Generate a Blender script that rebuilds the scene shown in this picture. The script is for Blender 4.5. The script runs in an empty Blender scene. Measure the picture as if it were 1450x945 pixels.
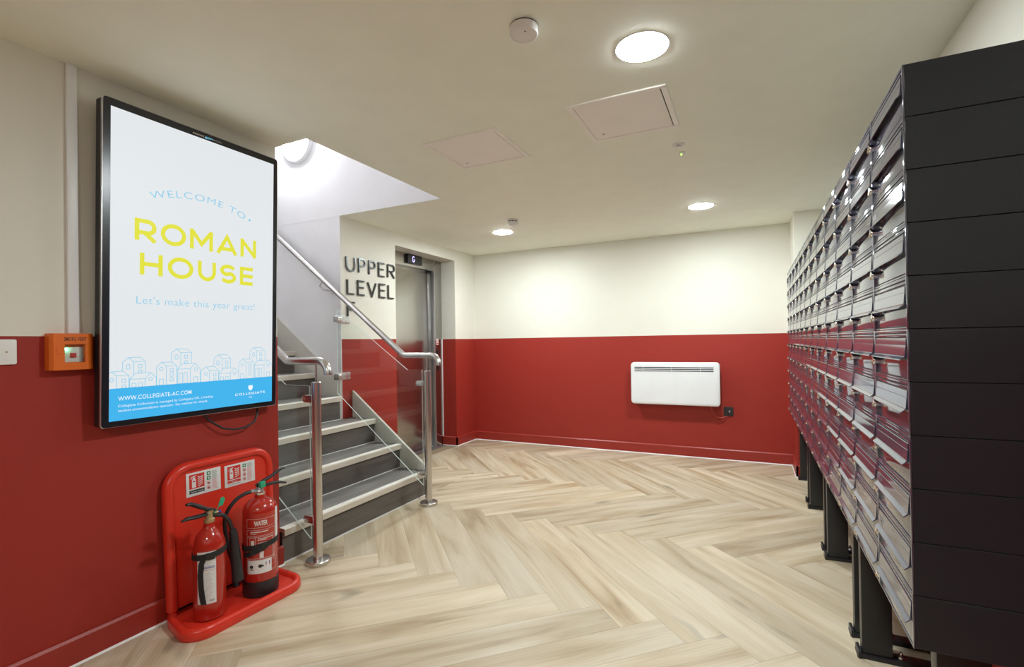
import bpy, bmesh, math, random
from mathutils import Matrix, Vector
import numpy as np
random.seed(7)
PI = math.pi
S = bpy.context.scene
COL = S.collection

# ------------------------------------------------------------------ camera
FPX, YAW, PITCH, ROLL, SHY, CAMH = 698.42, 0.45182, 0.00674, -0.01491, 7.51, 1.2849
_F = Vector((-math.sin(YAW)*math.cos(PITCH), math.cos(YAW)*math.cos(PITCH), math.sin(PITCH)))
_r = Vector((math.cos(YAW), math.sin(YAW), 0)); _u = _r.cross(_F)
_r2 = math.cos(ROLL)*_r + math.sin(ROLL)*_u; _u2 = -math.sin(ROLL)*_r + math.cos(ROLL)*_u
cam = bpy.data.cameras.new('camera'); camo = bpy.data.objects.new('camera', cam); COL.objects.link(camo)
cam.sensor_width = 36; cam.lens = FPX/1450*36; cam.shift_y = SHY/1450; cam.clip_start = .02
M = Matrix.Identity(4)
for i in range(3):
    M[i][0] = _r2[i]; M[i][1] = _u2[i]; M[i][2] = -_F[i]
M.translation = Vector((0, 0, CAMH)); camo.matrix_world = M
S.camera = camo
# ------------------------------------------------------------------ world, exposure, light levels
w = bpy.data.worlds.new('world'); S.world = w; w.use_nodes = True
w.node_tree.nodes['Background'].inputs[0].default_value = (.9, .95, 1, 1)
w.node_tree.nodes['Background'].inputs[1].default_value = .02
S.view_settings.view_transform = 'Standard'; S.view_settings.look = 'None'
S.view_settings.gamma = 1; S.view_settings.exposure = 0.0
S.view_settings.use_curve_mapping = False
S.cycles.use_denoising = True; S.cycles.max_bounces = 12; S.cycles.diffuse_bounces = 6
S.cycles.transparent_max_bounces = 16; S.cycles.glossy_bounces = 5
S.cycles.caustics_reflective = False; S.cycles.caustics_refractive = False
LAMP = 375.0          # radiance of the round ceiling lamps
BULK = 185.0           # radiance of the stairwell bulkhead lamp
LAMPCOL = (.905, .985, 1); BULKCOL = (.96, .975, 1)
H = 2.45

# ------------------------------------------------------------------ materials
def srgb(r, g, b):
    f = lambda c: (c/255/12.92) if c/255 <= .04045 else ((c/255+.055)/1.055)**2.4
    return (f(r), f(g), f(b))
def nodes(name):
    m = bpy.data.materials.new(name); m.use_nodes = True
    nt = m.node_tree; return m, nt, nt.nodes['Principled BSDF']
def mat(name, col, rough=.5, metal=0, var=.04, vscale=6, bump=0, bscale=200, emit=None, estr=0, coat=0, spec=.5, coord='Object', stretch=(1,1,1)):
    m, nt, b = nodes(name); N = nt.nodes; L = nt.links
    b.inputs['Roughness'].default_value = rough; b.inputs['Metallic'].default_value = metal
    b.inputs['Specular IOR Level'].default_value = spec
    if coat: b.inputs['Coat Weight'].default_value = coat; b.inputs['Coat Roughness'].default_value = .05
    tc = N.new('ShaderNodeTexCoord'); mp = N.new('ShaderNodeMapping'); mp.inputs['Scale'].default_value = stretch
    L.new(tc.outputs[coord], mp.inputs[0])
    nz = N.new('ShaderNodeTexNoise'); nz.inputs['Scale'].default_value = vscale; nz.inputs['Detail'].default_value = 3
    L.new(mp.outputs[0], nz.inputs['Vector'])
    mx = N.new('ShaderNodeMix'); mx.data_type = 'RGBA'
    mx.inputs[6].default_value = (*[c*(1-var) for c in col], 1); mx.inputs[7].default_value = (*[min(1, c*(1+var)) for c in col], 1)
    L.new(nz.outputs[0], mx.inputs[0]); L.new(mx.outputs[2], b.inputs['Base Color'])
    if bump:
        n2 = N.new('ShaderNodeTexNoise'); n2.inputs['Scale'].default_value = bscale; L.new(mp.outputs[0], n2.inputs['Vector'])
        bp = N.new('ShaderNodeBump'); bp.inputs['Strength'].default_value = bump; bp.inputs['Distance'].default_value = .002
        L.new(n2.outputs[0], bp.inputs['Height']); L.new(bp.outputs[0], b.inputs['Normal'])
    if emit:
        b.inputs['Emission Color'].default_value = (*emit, 1); b.inputs['Emission Strength'].default_value = estr
    return m
RED = (.325, .028, .019); CREAM = (.755, .74, .66)
def paint_two(name):
    """cream paint above, red paint below a dado line 1.335 m up"""
    m, nt, b = nodes(name); N = nt.nodes; L = nt.links
    g = N.new('ShaderNodeNewGeometry'); sx = N.new('ShaderNodeSeparateXYZ'); L.new(g.outputs['Position'], sx.inputs[0])
    gt = N.new('ShaderNodeMath'); gt.operation = 'GREATER_THAN'; gt.inputs[1].default_value = 1.3354; L.new(sx.outputs['Z'], gt.inputs[0])
    nz = N.new('ShaderNodeTexNoise'); nz.inputs['Scale'].default_value = 3; L.new(g.outputs['Position'], nz.inputs['Vector'])
    hs = N.new('ShaderNodeMapRange'); hs.inputs[3].default_value = .96; hs.inputs[4].default_value = 1.04; L.new(nz.outputs[0], hs.inputs[0])
    mx = N.new('ShaderNodeMix'); mx.data_type = 'RGBA'; mx.inputs[6].default_value = (*RED, 1); mx.inputs[7].default_value = (*CREAM, 1)
    L.new(gt.outputs[0], mx.inputs[0])
    vm = N.new('ShaderNodeVectorMath'); vm.operation = 'SCALE'; L.new(mx.outputs[2], vm.inputs[0]); L.new(hs.outputs[0], vm.inputs['Scale'])
    L.new(vm.outputs[0], b.inputs['Base Color']); b.inputs['Roughness'].default_value = .5; b.inputs['Specular IOR Level'].default_value = .35
    n2 = N.new('ShaderNodeTexNoise'); n2.inputs['Scale'].default_value = 160; L.new(g.outputs['Position'], n2.inputs['Vector'])
    bp = N.new('ShaderNodeBump'); bp.inputs['Strength'].default_value = .08; bp.inputs['Distance'].default_value = .002
    L.new(n2.outputs[0], bp.inputs['Height']); L.new(bp.outputs[0], b.inputs['Normal'])
    return m
def wood(name, c0, c1, c2, rough=.42, knots=True, tonal=.16, grain=1.0, along_y=False):
    """planked timber: streaks along local X, per-plank tone"""
    m, nt, b = nodes(name); N = nt.nodes; L = nt.links
    tc = N.new('ShaderNodeTexCoord'); oi = N.new('ShaderNodeObjectInfo')
    src = tc.outputs['Object']
    if along_y:      # grain along local Y, across it the sum of X and Z (risers and treads)
        sp = N.new('ShaderNodeSeparateXYZ'); L.new(src, sp.inputs[0]); sm = N.new('ShaderNodeMath'); L.new(sp.outputs[0], sm.inputs[0]); L.new(sp.outputs[2], sm.inputs[1])
        cb = N.new('ShaderNodeCombineXYZ'); L.new(sp.outputs[1], cb.inputs[0]); L.new(sm.outputs[0], cb.inputs[1]); src = cb.outputs[0]
    sc = N.new('ShaderNodeVectorMath'); sc.operation = 'SCALE'; sc.inputs[0].default_value = (37, 91, 53); L.new(oi.outputs['Random'], sc.inputs['Scale'])
    ad = N.new('ShaderNodeVectorMath'); ad.operation = 'ADD'; L.new(src, ad.inputs[0]); L.new(sc.outputs[0], ad.inputs[1])
    def noise(scale, detail, stretch, dist=0):
        mp = N.new('ShaderNodeMapping'); mp.inputs['Scale'].default_value = stretch; L.new(ad.outputs[0], mp.inputs[0])
        n = N.new('ShaderNodeTexNoise'); n.inputs['Scale'].default_value = scale; n.inputs['Detail'].default_value = detail
        n.inputs['Distortion'].default_value = dist; L.new(mp.outputs[0], n.inputs['Vector']); return n
    broad = noise(1.0, 3, (1.1, 9, 1), .6); fine = noise(1.0, 6, (5, 130, 5), .3)
    mp = N.new('ShaderNodeMapping'); mp.inputs['Scale'].default_value = (1.3, 13, 1); L.new(ad.outputs[0], mp.inputs[0])
    wv = N.new('ShaderNodeTexWave'); wv.wave_type = 'RINGS'; wv.inputs['Scale'].default_value = 1.4; wv.inputs['Distortion'].default_value = 7
    wv.inputs['Detail'].default_value = 3; wv.inputs['Detail Scale'].default_value = .7; L.new(mp.outputs[0], wv.inputs['Vector'])
    cr = N.new('ShaderNodeValToRGB'); e = cr.color_ramp.elements
    e[0].position = .28; e[0].color = (*c2, 1); e[1].position = .66; e[1].color = (*c0, 1); k = e.new(.46); k.color = (*c1, 1)
    L.new(broad.outputs[0], cr.inputs[0])
    def mul(a, fac_out, lo, hi):
        r = N.new('ShaderNodeMapRange'); r.inputs[1].default_value = .25; r.inputs[2].default_value = .75; r.inputs[3].default_value = lo; r.inputs[4].default_value = hi; L.new(fac_out, r.inputs[0])
        v = N.new('ShaderNodeVectorMath'); v.operation = 'SCALE'; L.new(a, v.inputs[0]); L.new(r.outputs[0], v.inputs['Scale']); return v.outputs[0]
    c = mul(cr.outputs[0], fine.outputs[0], 1-.09*grain, 1+.06*grain)
    c = mul(c, wv.outputs[0], 1-.045*grain, 1+.03*grain)
    if knots:
        kn = noise(1.0, 1, (2.3, 7.5, 1), .2)
        r = N.new('ShaderNodeMapRange'); r.inputs[1].default_value = .70; r.inputs[2].default_value = .80; r.inputs[3].default_value = 1; r.inputs[4].default_value = .62; L.new(kn.outputs[0], r.inputs[0])
        v = N.new('ShaderNodeVectorMath'); v.operation = 'SCALE'; L.new(c, v.inputs[0]); L.new(r.outputs[0], v.inputs['Scale']); c = v.outputs[0]
    r = N.new('ShaderNodeMapRange'); r.inputs[3].default_value = 1-tonal; r.inputs[4].default_value = 1+tonal*.6; L.new(oi.outputs['Random'], r.inputs[0])
    v = N.new('ShaderNodeVectorMath'); v.operation = 'SCALE'; L.new(c, v.inputs[0]); L.new(r.outputs[0], v.inputs['Scale'])
    L.new(v.outputs[0], b.inputs['Base Color']); b.inputs['Roughness'].default_value = rough; b.inputs['Specular IOR Level'].default_value = .4
    bp = N.new('ShaderNodeBump'); bp.inputs['Strength'].default_value = .12; bp.inputs['Distance'].default_value = .0015
    L.new(fine.outputs[0], bp.inputs['Height']); L.new(bp.outputs[0], b.inputs['Normal'])
    return m
def glass_mat():
    m = bpy.data.materials.new('clear_glass'); m.use_nodes = True; nt = m.node_tree; N = nt.nodes; L = nt.links
    N.remove(N['Principled BSDF']); out = N['Material Output']
    # Schlick reflectance from the absolute facing angle, the same on both faces of the pane
    ge = N.new('ShaderNodeNewGeometry'); dt = N.new('ShaderNodeVectorMath'); dt.operation = 'DOT_PRODUCT'
    L.new(ge.outputs['Incoming'], dt.inputs[0]); L.new(ge.outputs['Normal'], dt.inputs[1])
    def mth(op, a, b=None):
        q = N.new('ShaderNodeMath'); q.operation = op
        for i_, v_ in enumerate((a, b)):
            if v_ is None: continue
            if isinstance(v_, (int, float)): q.inputs[i_].default_value = v_
            else: L.new(v_, q.inputs[i_])
        return q
    ab = mth('ABSOLUTE', dt.outputs['Value']); om = mth('SUBTRACT', 1, ab.outputs[0]); p5 = mth('POWER', om.outputs[0], 5)
    sm = mth('MULTIPLY', p5.outputs[0], .96); fr = mth('ADD', sm.outputs[0], .035)
    tr = N.new('ShaderNodeBsdfTransparent'); tr.inputs[0].default_value = (.965, .985, .975, 1)
    gl = N.new('ShaderNodeBsdfGlossy'); gl.inputs['Roughness'].default_value = .01
    mx = N.new('ShaderNodeMixShader'); L.new(fr.outputs[0], mx.inputs[0]); L.new(tr.outputs[0], mx.inputs[1]); L.new(gl.outputs[0], mx.inputs[2])
    L.new(mx.outputs[0], out.inputs[0]); return m
def emis(name, col, s, rough=.3):
    m, nt, b = nodes(name); b.inputs['Base Color'].default_value = (.02, .02, .02, 1); b.inputs['Roughness'].default_value = rough
    b.inputs['Specular IOR Level'].default_value = .2
    b.inputs['Emission Color'].default_value = (*col, 1); b.inputs['Emission Strength'].default_value = s; return m
MT = {}
MT['two'] = paint_two('two_tone_wall_paint')
MT['ceiling'] = mat('ceiling_paint', (.90, .925, .825), .6, bump=.05, spec=.3)
MT['white_wall'] = mat('stairwell_paint', (.74, .735, .745), .6, bump=.05, spec=.3)
MT['red'] = mat('red_skirting_paint', RED, .38)
MT['caulk'] = mat('white_caulk', (.85, .85, .85), .5)
MT['sub'] = mat('subfloor', (.30, .23, .15), .8)
MT['oak'] = wood('oak_plank', (.64, .555, .42), (.54, .445, .305), (.385, .28, .165), grain=.6)
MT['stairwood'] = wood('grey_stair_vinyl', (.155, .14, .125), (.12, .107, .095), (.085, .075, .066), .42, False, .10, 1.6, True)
MT['lit_treadwood'] = wood('lit_tread_vinyl', (.27, .255, .24), (.225, .21, .195), (.17, .158, .146), .38, False, .08, 1.3, True)  # stair vinyl lightened: extra light on the treads painted into the colour
MT['nosing'] = mat('nosing_aluminium', (.64, .59, .51), .38, .1, var=.12, vscale=5, stretch=(8, 1, 8))
MT['insert'] = mat('nosing_insert', (.82, .80, .74), .6, var=.1)
MT['string'] = mat('stringer_paint', (.56, .54, .48), .5)
MT['steel'] = mat('brushed_steel', (.62, .605, .585), .27, 1, var=.05, vscale=40, stretch=(1, 1, .05))
MT['steel_door'] = mat('lift_steel', (.50, .485, .46), .20, 1, var=.06, vscale=60, stretch=(1, 1, .03))
MT['chrome'] = mat('chrome', (.80, .79, .77), .1, 1)
MT['lockchrome'] = mat('lock_chrome', (.78, .78, .80), .15, 1)
MT['numberprint'] = mat('number_print', (.24, .23, .26), .4)
MT['brass'] = mat('brass', (.50, .37, .20), .35, .7)
MT['glass'] = glass_mat()
MT['edge'] = mat('glass_edge', (.66, .76, .74), .15)
MT['charcoal'] = mat('charcoal_panel', (.018, .0225, .031), .42, var=.06, spec=.45)
MT['gloss'] = mat('gloss_charcoal', (.060, .064, .10), .085, 0, var=.03, coat=.4)
MT['gloss'].node_tree.nodes['Principled BSDF'].inputs['IOR'].default_value = 2.2
MT['gloss'].node_tree.nodes['Principled BSDF'].inputs['Specular Tint'].default_value = (.86, .93, 1, 1)
MT['legblack'] = mat('leg_black', (.014, .015, .018), .35)
MT['blackplastic'] = mat('black_plastic', (.018, .018, .02), .4)
MT['rubber'] = mat('black_webbing', (.016, .016, .018), .75, bump=.3, bscale=500)
MT['redplastic'] = mat('red_plastic', (.68, .036, .018), .30, bump=.05, bscale=300)
MT['redsteel'] = mat('red_enamel', (.43, .022, .012), .16, coat=.5)
MT['white'] = mat('white_enamel', (.84, .86, .88), .35)
MT['whiteplastic'] = mat('white_plastic', (.80, .79, .78), .4)
MT['offwhite'] = mat('hatch_paint', (.93, .90, .86), .5)
MT['orange'] = mat('orange_plastic', (.72, .145, .012), .4)
MT['dark'] = mat('dark_gap', (.02, .02, .02), .8)
MT['bezel'] = mat('bezel_glass', (.010, .011, .016), .24, spec=.6)
MT['silver'] = mat('silver_trim', (.62, .62, .64), .28, .9)
MT['ink'] = mat('black_ink', (.02, .02, .02), .6)
MT['paper'] = mat('paper_label', (.74, .74, .74), .5)
MT['printwhite'] = mat('white_print', (.72, .66, .64), .5)
MT['printred'] = mat('red_print', (.62, .03, .02), .5)
MT['printgreen'] = mat('green_print', (.02, .22, .10), .5)
MT['printblue'] = mat('blue_print', (.03, .04, .28), .5)
MT['printgrey'] = mat('grey_print', (.42, .42, .43), .5)
MT['tag'] = mat('green_tag', (.02, .36, .19), .4)
MT['letter'] = mat('dark_letter', (.085, .09, .09), .25, .6)
MT['redcable'] = mat('red_cable', (.40, .06, .05), .4)
MT['lamp'] = emis('lamp_diffuser', LAMPCOL, LAMP)
MT['bulk'] = emis('bulkhead_diffuser', BULKCOL, BULK)
MT['screen'] = emis('screen_white', (.76, .795, .82), 1.0, .4)
MT['scr_yellow'] = emis('screen_yellow', (.76, .75, .045), 1.0)
MT['scr_blue'] = emis('screen_blue', (.045, .45, .84), 1.0)
MT['scr_lblue'] = emis('screen_light_blue', (.20, .58, .81), 1.0)
MT['scr_white'] = emis('screen_print_white', (.85, .93, 1), 1.0)
MT['led'] = emis('green_led', (.10, 1, .42), 26)
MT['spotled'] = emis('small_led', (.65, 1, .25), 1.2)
MT['digit'] = emis('indicator_digit', (.50, .42, 1), 3.2)

# ------------------------------------------------------------------ mesh builder
class MB:
    def __init__(s): s.v = []; s.f = []; s.m = []; s.cur = 0
    def add(s, vs, fs):
        o = len(s.v); s.v += [tuple(v) for v in vs]
        for f in fs: s.f.append(tuple(i+o for i in f)); s.m.append(s.cur)
        return s
    def box(s, x0, x1, y0, y1, z0, z1):
        x0, x1 = min(x0, x1), max(x0, x1); y0, y1 = min(y0, y1), max(y0, y1); z0, z1 = min(z0, z1), max(z0, z1)
        return s.add([(x, y, z) for z in (z0, z1) for y in (y0, y1) for x in (x0, x1)],
              [(0, 2, 3, 1), (4, 5, 7, 6), (0, 1, 5, 4), (2, 6, 7, 3), (0, 4, 6, 2), (1, 3, 7, 5)])
    def loft(s, rings, cap0=True, cap1=True, closed=True):
        n = len(rings[0]); vs = [p for r in rings for p in r]; fs = []
        for i in range(len(rings)-1):
            for j in range(n if closed else n-1):
                k = (j+1) % n; fs.append((i*n+j, i*n+k, (i+1)*n+k, (i+1)*n+j))
        if cap0: fs.append(tuple(range(n))[::-1])
        if cap1: fs.append(tuple((len(rings)-1)*n+j for j in range(n)))
        return s.add(vs, fs)
    def frame(s, t):
        t = Vector(t).normalized(); a = Vector((0, 0, 1)) if abs(t.z) < .9 else Vector((1, 0, 0))
        u = t.cross(a).normalized(); return u, t.cross(u).normalized()*1
    def cyl(s, p0, p1, r0, r1=None, n=20, cap=True):
        r1 = r0 if r1 is None else r1; p0 = Vector(p0); p1 = Vector(p1); u, v = s.frame(p1-p0)
        R = lambda p, r: [p+u*math.cos(-2*PI*i/n)*r+v*math.sin(-2*PI*i/n)*r for i in range(n)]
        return s.loft([R(p0, r0)[::-1], R(p1, r1)[::-1]] , cap, cap)
    def lathe(s, prof, c=(0, 0, 0), n=32, axis='Z'):
        """prof: (r, h) pairs"""
        rings = []
        for r, h in prof:
            ring = []
            for i in range(n):
                a = 2*PI*i/n; x, y = r*math.cos(a), r*math.sin(a)
                p = {'Z': (x, y, h), 'X': (h, x, y), 'Y': (y, h, x)}[axis]
                ring.append((p[0]+c[0], p[1]+c[1], p[2]+c[2]))
            rings.append(ring)
        return s.loft(rings)
    def tube(s, path, r, n=14, radii=None):
        P = [Vector(p) for p in path]; T = []
        for i in range(len(P)):
            a = P[max(0, i-1)]; b = P[min(len(P)-1, i+1)]; T.append((b-a).normalized())
        u, v = s.frame(T[0]); rings = []
        for i, p in enumerate(P):
            u = (u - T[i]*u.dot(T[i])).normalized(); v = T[i].cross(u)
            rr = radii[i] if radii else r
            rings.append([p+(u*math.cos(2*PI*k/n)+v*math.sin(2*PI*k/n))*rr for k in range(n)])
        return s.loft(rings)
    def prism(s, poly, a, b, axis='Y'):
        """poly in the plane across axis, given counter-clockwise or not; normals fixed at build"""
        f = {'Y': lambda p, t: (p[0], t, p[1]), 'X': lambda p, t: (t, p[0], p[1]), 'Z': lambda p, t: (p[0], p[1], t)}[axis]
        return s.loft([[f(p, a) for p in poly], [f(p, b) for p in poly]])
    def ribbon(s, pts, w, z0, z1=None, closed=False):
        """flat stroke in the local xy plane"""
        P = []
        for p in pts:
            if not P or (Vector((p[0], p[1]))-P[-1]).length > 1e-5: P.append(Vector((p[0], p[1])))
        n = len(P); L = []; R = []
        for i in range(n):
            a = P[i-1] if (i > 0 or closed) else None; b = P[(i+1) % n] if (i < n-1 or closed) else None
            d0 = (P[i]-a).normalized() if a is not None else None; d1 = (b-P[i]).normalized() if b is not None else None
            d0 = d0 if d0 is not None else d1; d1 = d1 if d1 is not None else d0
            n0 = Vector((-d0.y, d0.x)); n1 = Vector((-d1.y, d1.x)); mm = (n0+n1)
            mm = mm.normalized() if mm.length > 1e-6 else n0
            k = min(2.0, 1/max(.3, mm.dot(n0))); L.append(P[i]+mm*w/2*k); R.append(P[i]-mm*w/2*k)
        m = n if closed else n-1
        for i in range(m):
            j = (i+1) % n; q = [L[i], R[i], R[j], L[j]]
            if z1 is None: s.add([(p.x, p.y, z0) for p in q], [(0, 1, 2, 3)])
            else: s.loft([[(p.x, p.y, z0) for p in q], [(p.x, p.y, z1) for p in q]])
        return s
    def quad(s, x0, x1, y0, y1, z): return s.add([(x0, y0, z), (x1, y0, z), (x1, y1, z), (x0, y1, z)], [(0, 1, 2, 3)])
    def disc(s, x, y, r, z, n=20, ry=None): return s.add([(x+r*math.cos(2*PI*i/n), y+(ry or r)*math.sin(2*PI*i/n), z) for i in range(n)], [tuple(range(n))])
    def ring(s, x, y, r, w, z, n=20): return s.ribbon([(x+r*math.cos(2*PI*i/n), y+r*math.sin(2*PI*i/n)) for i in range(n)], w, z, closed=True)
    def text(s, string, x0, x1, y0, y1, z, bold=0, spacing=1.0, warp=None, full=False):
        vs, fs = text_geo(string, bold, spacing)
        ax = [v[0] for v in vs]; mn, mxx = min(ax), max(ax)
        ay = [v[1] for v in vs]; b0, b1 = (min(ay), max(ay)) if full else (0, CAPH)
        out = []
        for v in vs:
            x = x0+(v[0]-mn)/(mxx-mn)*(x1-x0); y = y0+(v[1]-b0)/(b1-b0)*(y1-y0)
            out.append(warp(x, y, z) if warp else (x, y, z))
        return s.add(out, fs)
    def xf(s, fn): s.v = [tuple(fn(*p)) for p in s.v]; return s
    def mesh(s, name, mats, smooth=None, bevel=0, seg=2):
        me = bpy.data.meshes.new(name); me.from_pydata(s.v, [], s.f)
        mats = mats if isinstance(mats, (list, tuple)) else [mats]
        for m in mats: me.materials.append(MT[m])
        me.polygons.foreach_set('material_index', s.m)
        bm = bmesh.new(); bm.from_mesh(me)
        if s.fixn: bmesh.ops.recalc_face_normals(bm, faces=bm.faces)
        if bevel:
            ed = [e for e in bm.edges if len(e.link_faces) == 2 and e.calc_face_angle(0) > .6]
            bmesh.ops.bevel(bm, geom=ed, offset=bevel, segments=seg, profile=.6, affect='EDGES', clamp_overlap=True)
        bm.to_mesh(me); bm.free()
        if smooth or bevel:
            me.polygons.foreach_set('use_smooth', [True]*len(me.polygons)); me.set_sharp_from_angle(angle=smooth or .7)
        me.update(); return me
    fixn = True
class FMB(MB): fixn = False
_tc = {}
def text_geo(string, bold, spacing):
    key = (string, bold, spacing)
    if key not in _tc:
        cu = bpy.data.curves.new('t', 'FONT'); cu.body = string; cu.size = 1; cu.offset = bold; cu.space_character = spacing; cu.resolution_u = 4
        o = bpy.data.objects.new('t', cu); COL.objects.link(o)
        dg = bpy.context.evaluated_depsgraph_get(); me = bpy.data.meshes.new_from_object(o.evaluated_get(dg))
        _tc[key] = ([tuple(v.co) for v in me.vertices], [tuple(p.vertices) for p in me.polygons])
        bpy.data.objects.remove(o); bpy.data.curves.remove(cu); bpy.data.meshes.remove(me)
    return _tc[key]
CAPH = .7
CAPH = max(v[1] for v in text_geo('E', 0, 1)[0])

def link(name, me, parent=None, kind=None):
    o = bpy.data.objects.new(name, me); COL.objects.link(o)
    if parent: o.parent = parent
    if kind: o['kind'] = kind
    return o
def part(name, mb, mats, parent, smooth=None, bevel=0, seg=2, label=None):
    o = link(name, mb.mesh(name, mats, smooth, bevel, seg), parent)
    if label: o['label'] = label
    return o
def struct(name, mb, mats, parent=None, smooth=None, bevel=0):
    return link(name, mb.mesh(name, mats, smooth, bevel), parent, None if parent else 'structure')
def tag(o, label, cat, group=None):
    o['label'] = label; o['category'] = cat
    if group: o['group'] = group
    return o
def thing(name, label, cat, loc=(0, 0, 0), mtx=None, group=None):
    o = bpy.data.objects.new(name, None); COL.objects.link(o); o.empty_display_size = .05
    if mtx is not None: o.matrix_world = mtx
    else: o.location = loc
    return tag(o, label, cat, group)
def wall_frame(x, y, z):
    """frame on a wall facing +X: local x -> +Y, y -> up, z -> out of the wall"""
    return Matrix(((0, 0, 1, x), (1, 0, 0, y), (0, 1, 0, z), (0, 0, 0, 1)))
def back_frame(x, y, z):
    """frame on the back wall facing -Y: local x -> +X, y -> up, z -> -Y"""
    return Matrix(((1, 0, 0, x), (0, 0, -1, y), (0, 1, 0, z), (0, 0, 0, 1)))
def arc(cx, cy, r, a0, a1, n): return [(cx+r*math.cos(a0+(a1-a0)*i/n), cy+r*math.sin(a0+(a1-a0)*i/n)) for i in range(n+1)]
def rrect(x0, x1, y0, y1, r, n=6):
    return arc(x1-r, y1-r, r, 0, PI/2, n)+arc(x0+r, y1-r, r, PI/2, PI, n)+arc(x0+r, y0+r, r, PI, 1.5*PI, n)+arc(x1-r, y0+r, r, 1.5*PI, 2*PI, n)

# ------------------------------------------------------------------ room shell
XL, XU, YB, XR, YR = -2.5, -3.328, 5.713, .724, -2.6
XC, YS0, YS1, VOID = -2.2357, 2.0, 3.327, 4.9
XD = -3.53                                  # face of the lift front
struct('wall_left', MB().box(XL-.12, XL, YR, YS0, 0, H), 'two')
struct('wall_back', MB().box(-3.7, XR+.1, YB, YB+.1, 0, H), 'two')
struct('wall_right', MB().box(XR, XR+.1, YR, YB, 0, H), 'two')
struct('wall_rear', MB().box(XL-.12, XR+.1, YR-.1, YR, 0, H), 'two')
struct('wall_column', MB().box(.368, XR, 5.24, YB, 0, H), 'two')
struct('wall_lift', MB().box(XD, XU, 3.335, 4.095, 0, H).box(XD, XU, 4.095, 5.24, 2.315, H).box(XD, XU, 5.24, YB, 0, H), 'two')
struct('wall_shaft', MB().box(XD-.25, XD-.15, 3.4, YB, 0, H), 'dark')
struct('wall_stair', MB().box(-7, XU, YS1, 3.335, 0, H).box(-7, XC, YS1-.0015, YS1-.0001, H, VOID).box(-7, XC, YS1, 3.36, H+.0125, VOID), 'white_wall')
struct('wall_stair_near', MB().box(-7, XL-.12, 1.9, YS0, 0, H).box(-7, XC, 1.9, YS0, H+.012, VOID), 'white_wall')
struct('wall_stair_end', MB().box(-7.1, -7, 1.9, 3.4, 0, VOID), 'white_wall')
struct('wall_stair_room', MB().box(XC, XC+.08, YS0, YS1, H+.012, VOID), 'white_wall')
struct('ceiling', MB().box(XL-.12, XR+.1, YR-.1, YS0-.0015, H, H+.012).box(XC, XR+.1, YS0-.0015, YS1, H, H+.012).box(-3.7, XR+.1, YS1, YB+.1, H, H+.012), 'ceiling')
struct('ceiling_stairwell', MB().box(-7.1, XC+.08, 1.9, 3.4, VOID, VOID+.02), 'white_wall')
fl = struct('floor', MB().box(-7.1, XR+.1, YR-.1, YB+.1, -.05, -.004), 'sub')

# herringbone planks, each an object of its own
PW, PL, ROT = .1982, 1.386, math.radians(-1.0)
U0, V0 = .190, 2.935
def uv2xy(u, v):
    x, y = (u-v)/math.sqrt(2), (u+v)/math.sqrt(2)
    px, py = -1.2, 2.75; x -= px; y -= py
    return (px+x*math.cos(ROT)-y*math.sin(ROT), py+x*math.sin(ROT)+y*math.cos(ROT))
def clip(poly, a, b, c):                      # keep a*x+b*y<=c
    out = []
    for i in range(len(poly)):
        p, q = poly[i-1], poly[i]; dp, dq = a*p[0]+b*p[1]-c, a*q[0]+b*q[1]-c
        if (dp <= 0) != (dq <= 0):
            t = dp/(dp-dq); out.append((p[0]+(q[0]-p[0])*t, p[1]+(q[1]-p[1])*t))
        if dq <= 0: out.append(q)
    return out
full_me = {}
def add_plank(u0, u1, v0, v1, along_u):
    g = .00045
    c = uv2xy((u0+u1)/2, (v0+v1)/2); ang = ROT+(PI/4 if along_u else 3*PI/4)
    L_, W_ = PL/2-g, PW/2-g
    ca, sa = math.cos(ang), math.sin(ang)
    corners = [(c[0]+x*ca-y*sa, c[1]+x*sa+y*ca) for x, y in ((-L_, -W_), (L_, -W_), (L_, W_), (-L_, W_))]
    p = clip(corners, 1, 0, XR-.002); p = clip(p, 0, 1, YB-.002) if p else p; p = clip(p, 0, -1, .35) if p else p
    polys = []
    if p:   # keep to the room: main part right of the left wall, and the bay in front of the lift
        a = clip(p, -1, 0, 2.498)
        if a: polys.append(a)
        b = clip(p, 1, 0, -2.4985)
        if b: b = clip(b, -1, 0, 3.326)
        if b: b = clip(b, 0, -1, -3.48)
        if b: polys.append(b)
    if len(polys) == 2 and all(q[1] > 3.48 for q in polys[0]):  # no cut: plank crosses the line in the bay
        m_ = clip(p, -1, 0, 3.326)
        polys = [m_] if all(q[1] > 3.48 for q in m_) else polys
    for poly in polys:
        ar = abs(sum(poly[i-1][0]*poly[i][1]-poly[i][0]*poly[i-1][1] for i in range(len(poly))))/2
        if ar < .0015: continue
        full = ar > 4*L_*W_*.9999
        if full and along_u in full_me: me = full_me[along_u]
        else:
            loc = [((x-c[0])*ca+(y-c[1])*sa, -(x-c[0])*sa+(y-c[1])*ca) for x, y in poly]
            me = MB().loft([[(x, y, -.004) for x, y in loc], [(x, y, 0) for x, y in loc]]).mesh('plank', 'oak')
            if full: full_me[along_u] = me
        o = link('plank', me, fl); o.location = (c[0], c[1], 0); o.rotation_euler = (0, 0, ang)
for row in range(-4, 4):
    for k in range(-30, 40):
        u = U0+row*PL+k*PW; v = V0+row*PL-k*PW
        for (a, b, c_, d, al) in ((u, u+PW, v, v+PL, False), (u+PW-PL, u+PW, v-PW, v, True)):
            x, y = uv2xy((a+b)/2, (c_+d)/2)
            if -4.2 < x < 1.6 and -.9 < y < 6.6: add_plank(a, b, c_, d, al)

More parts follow.
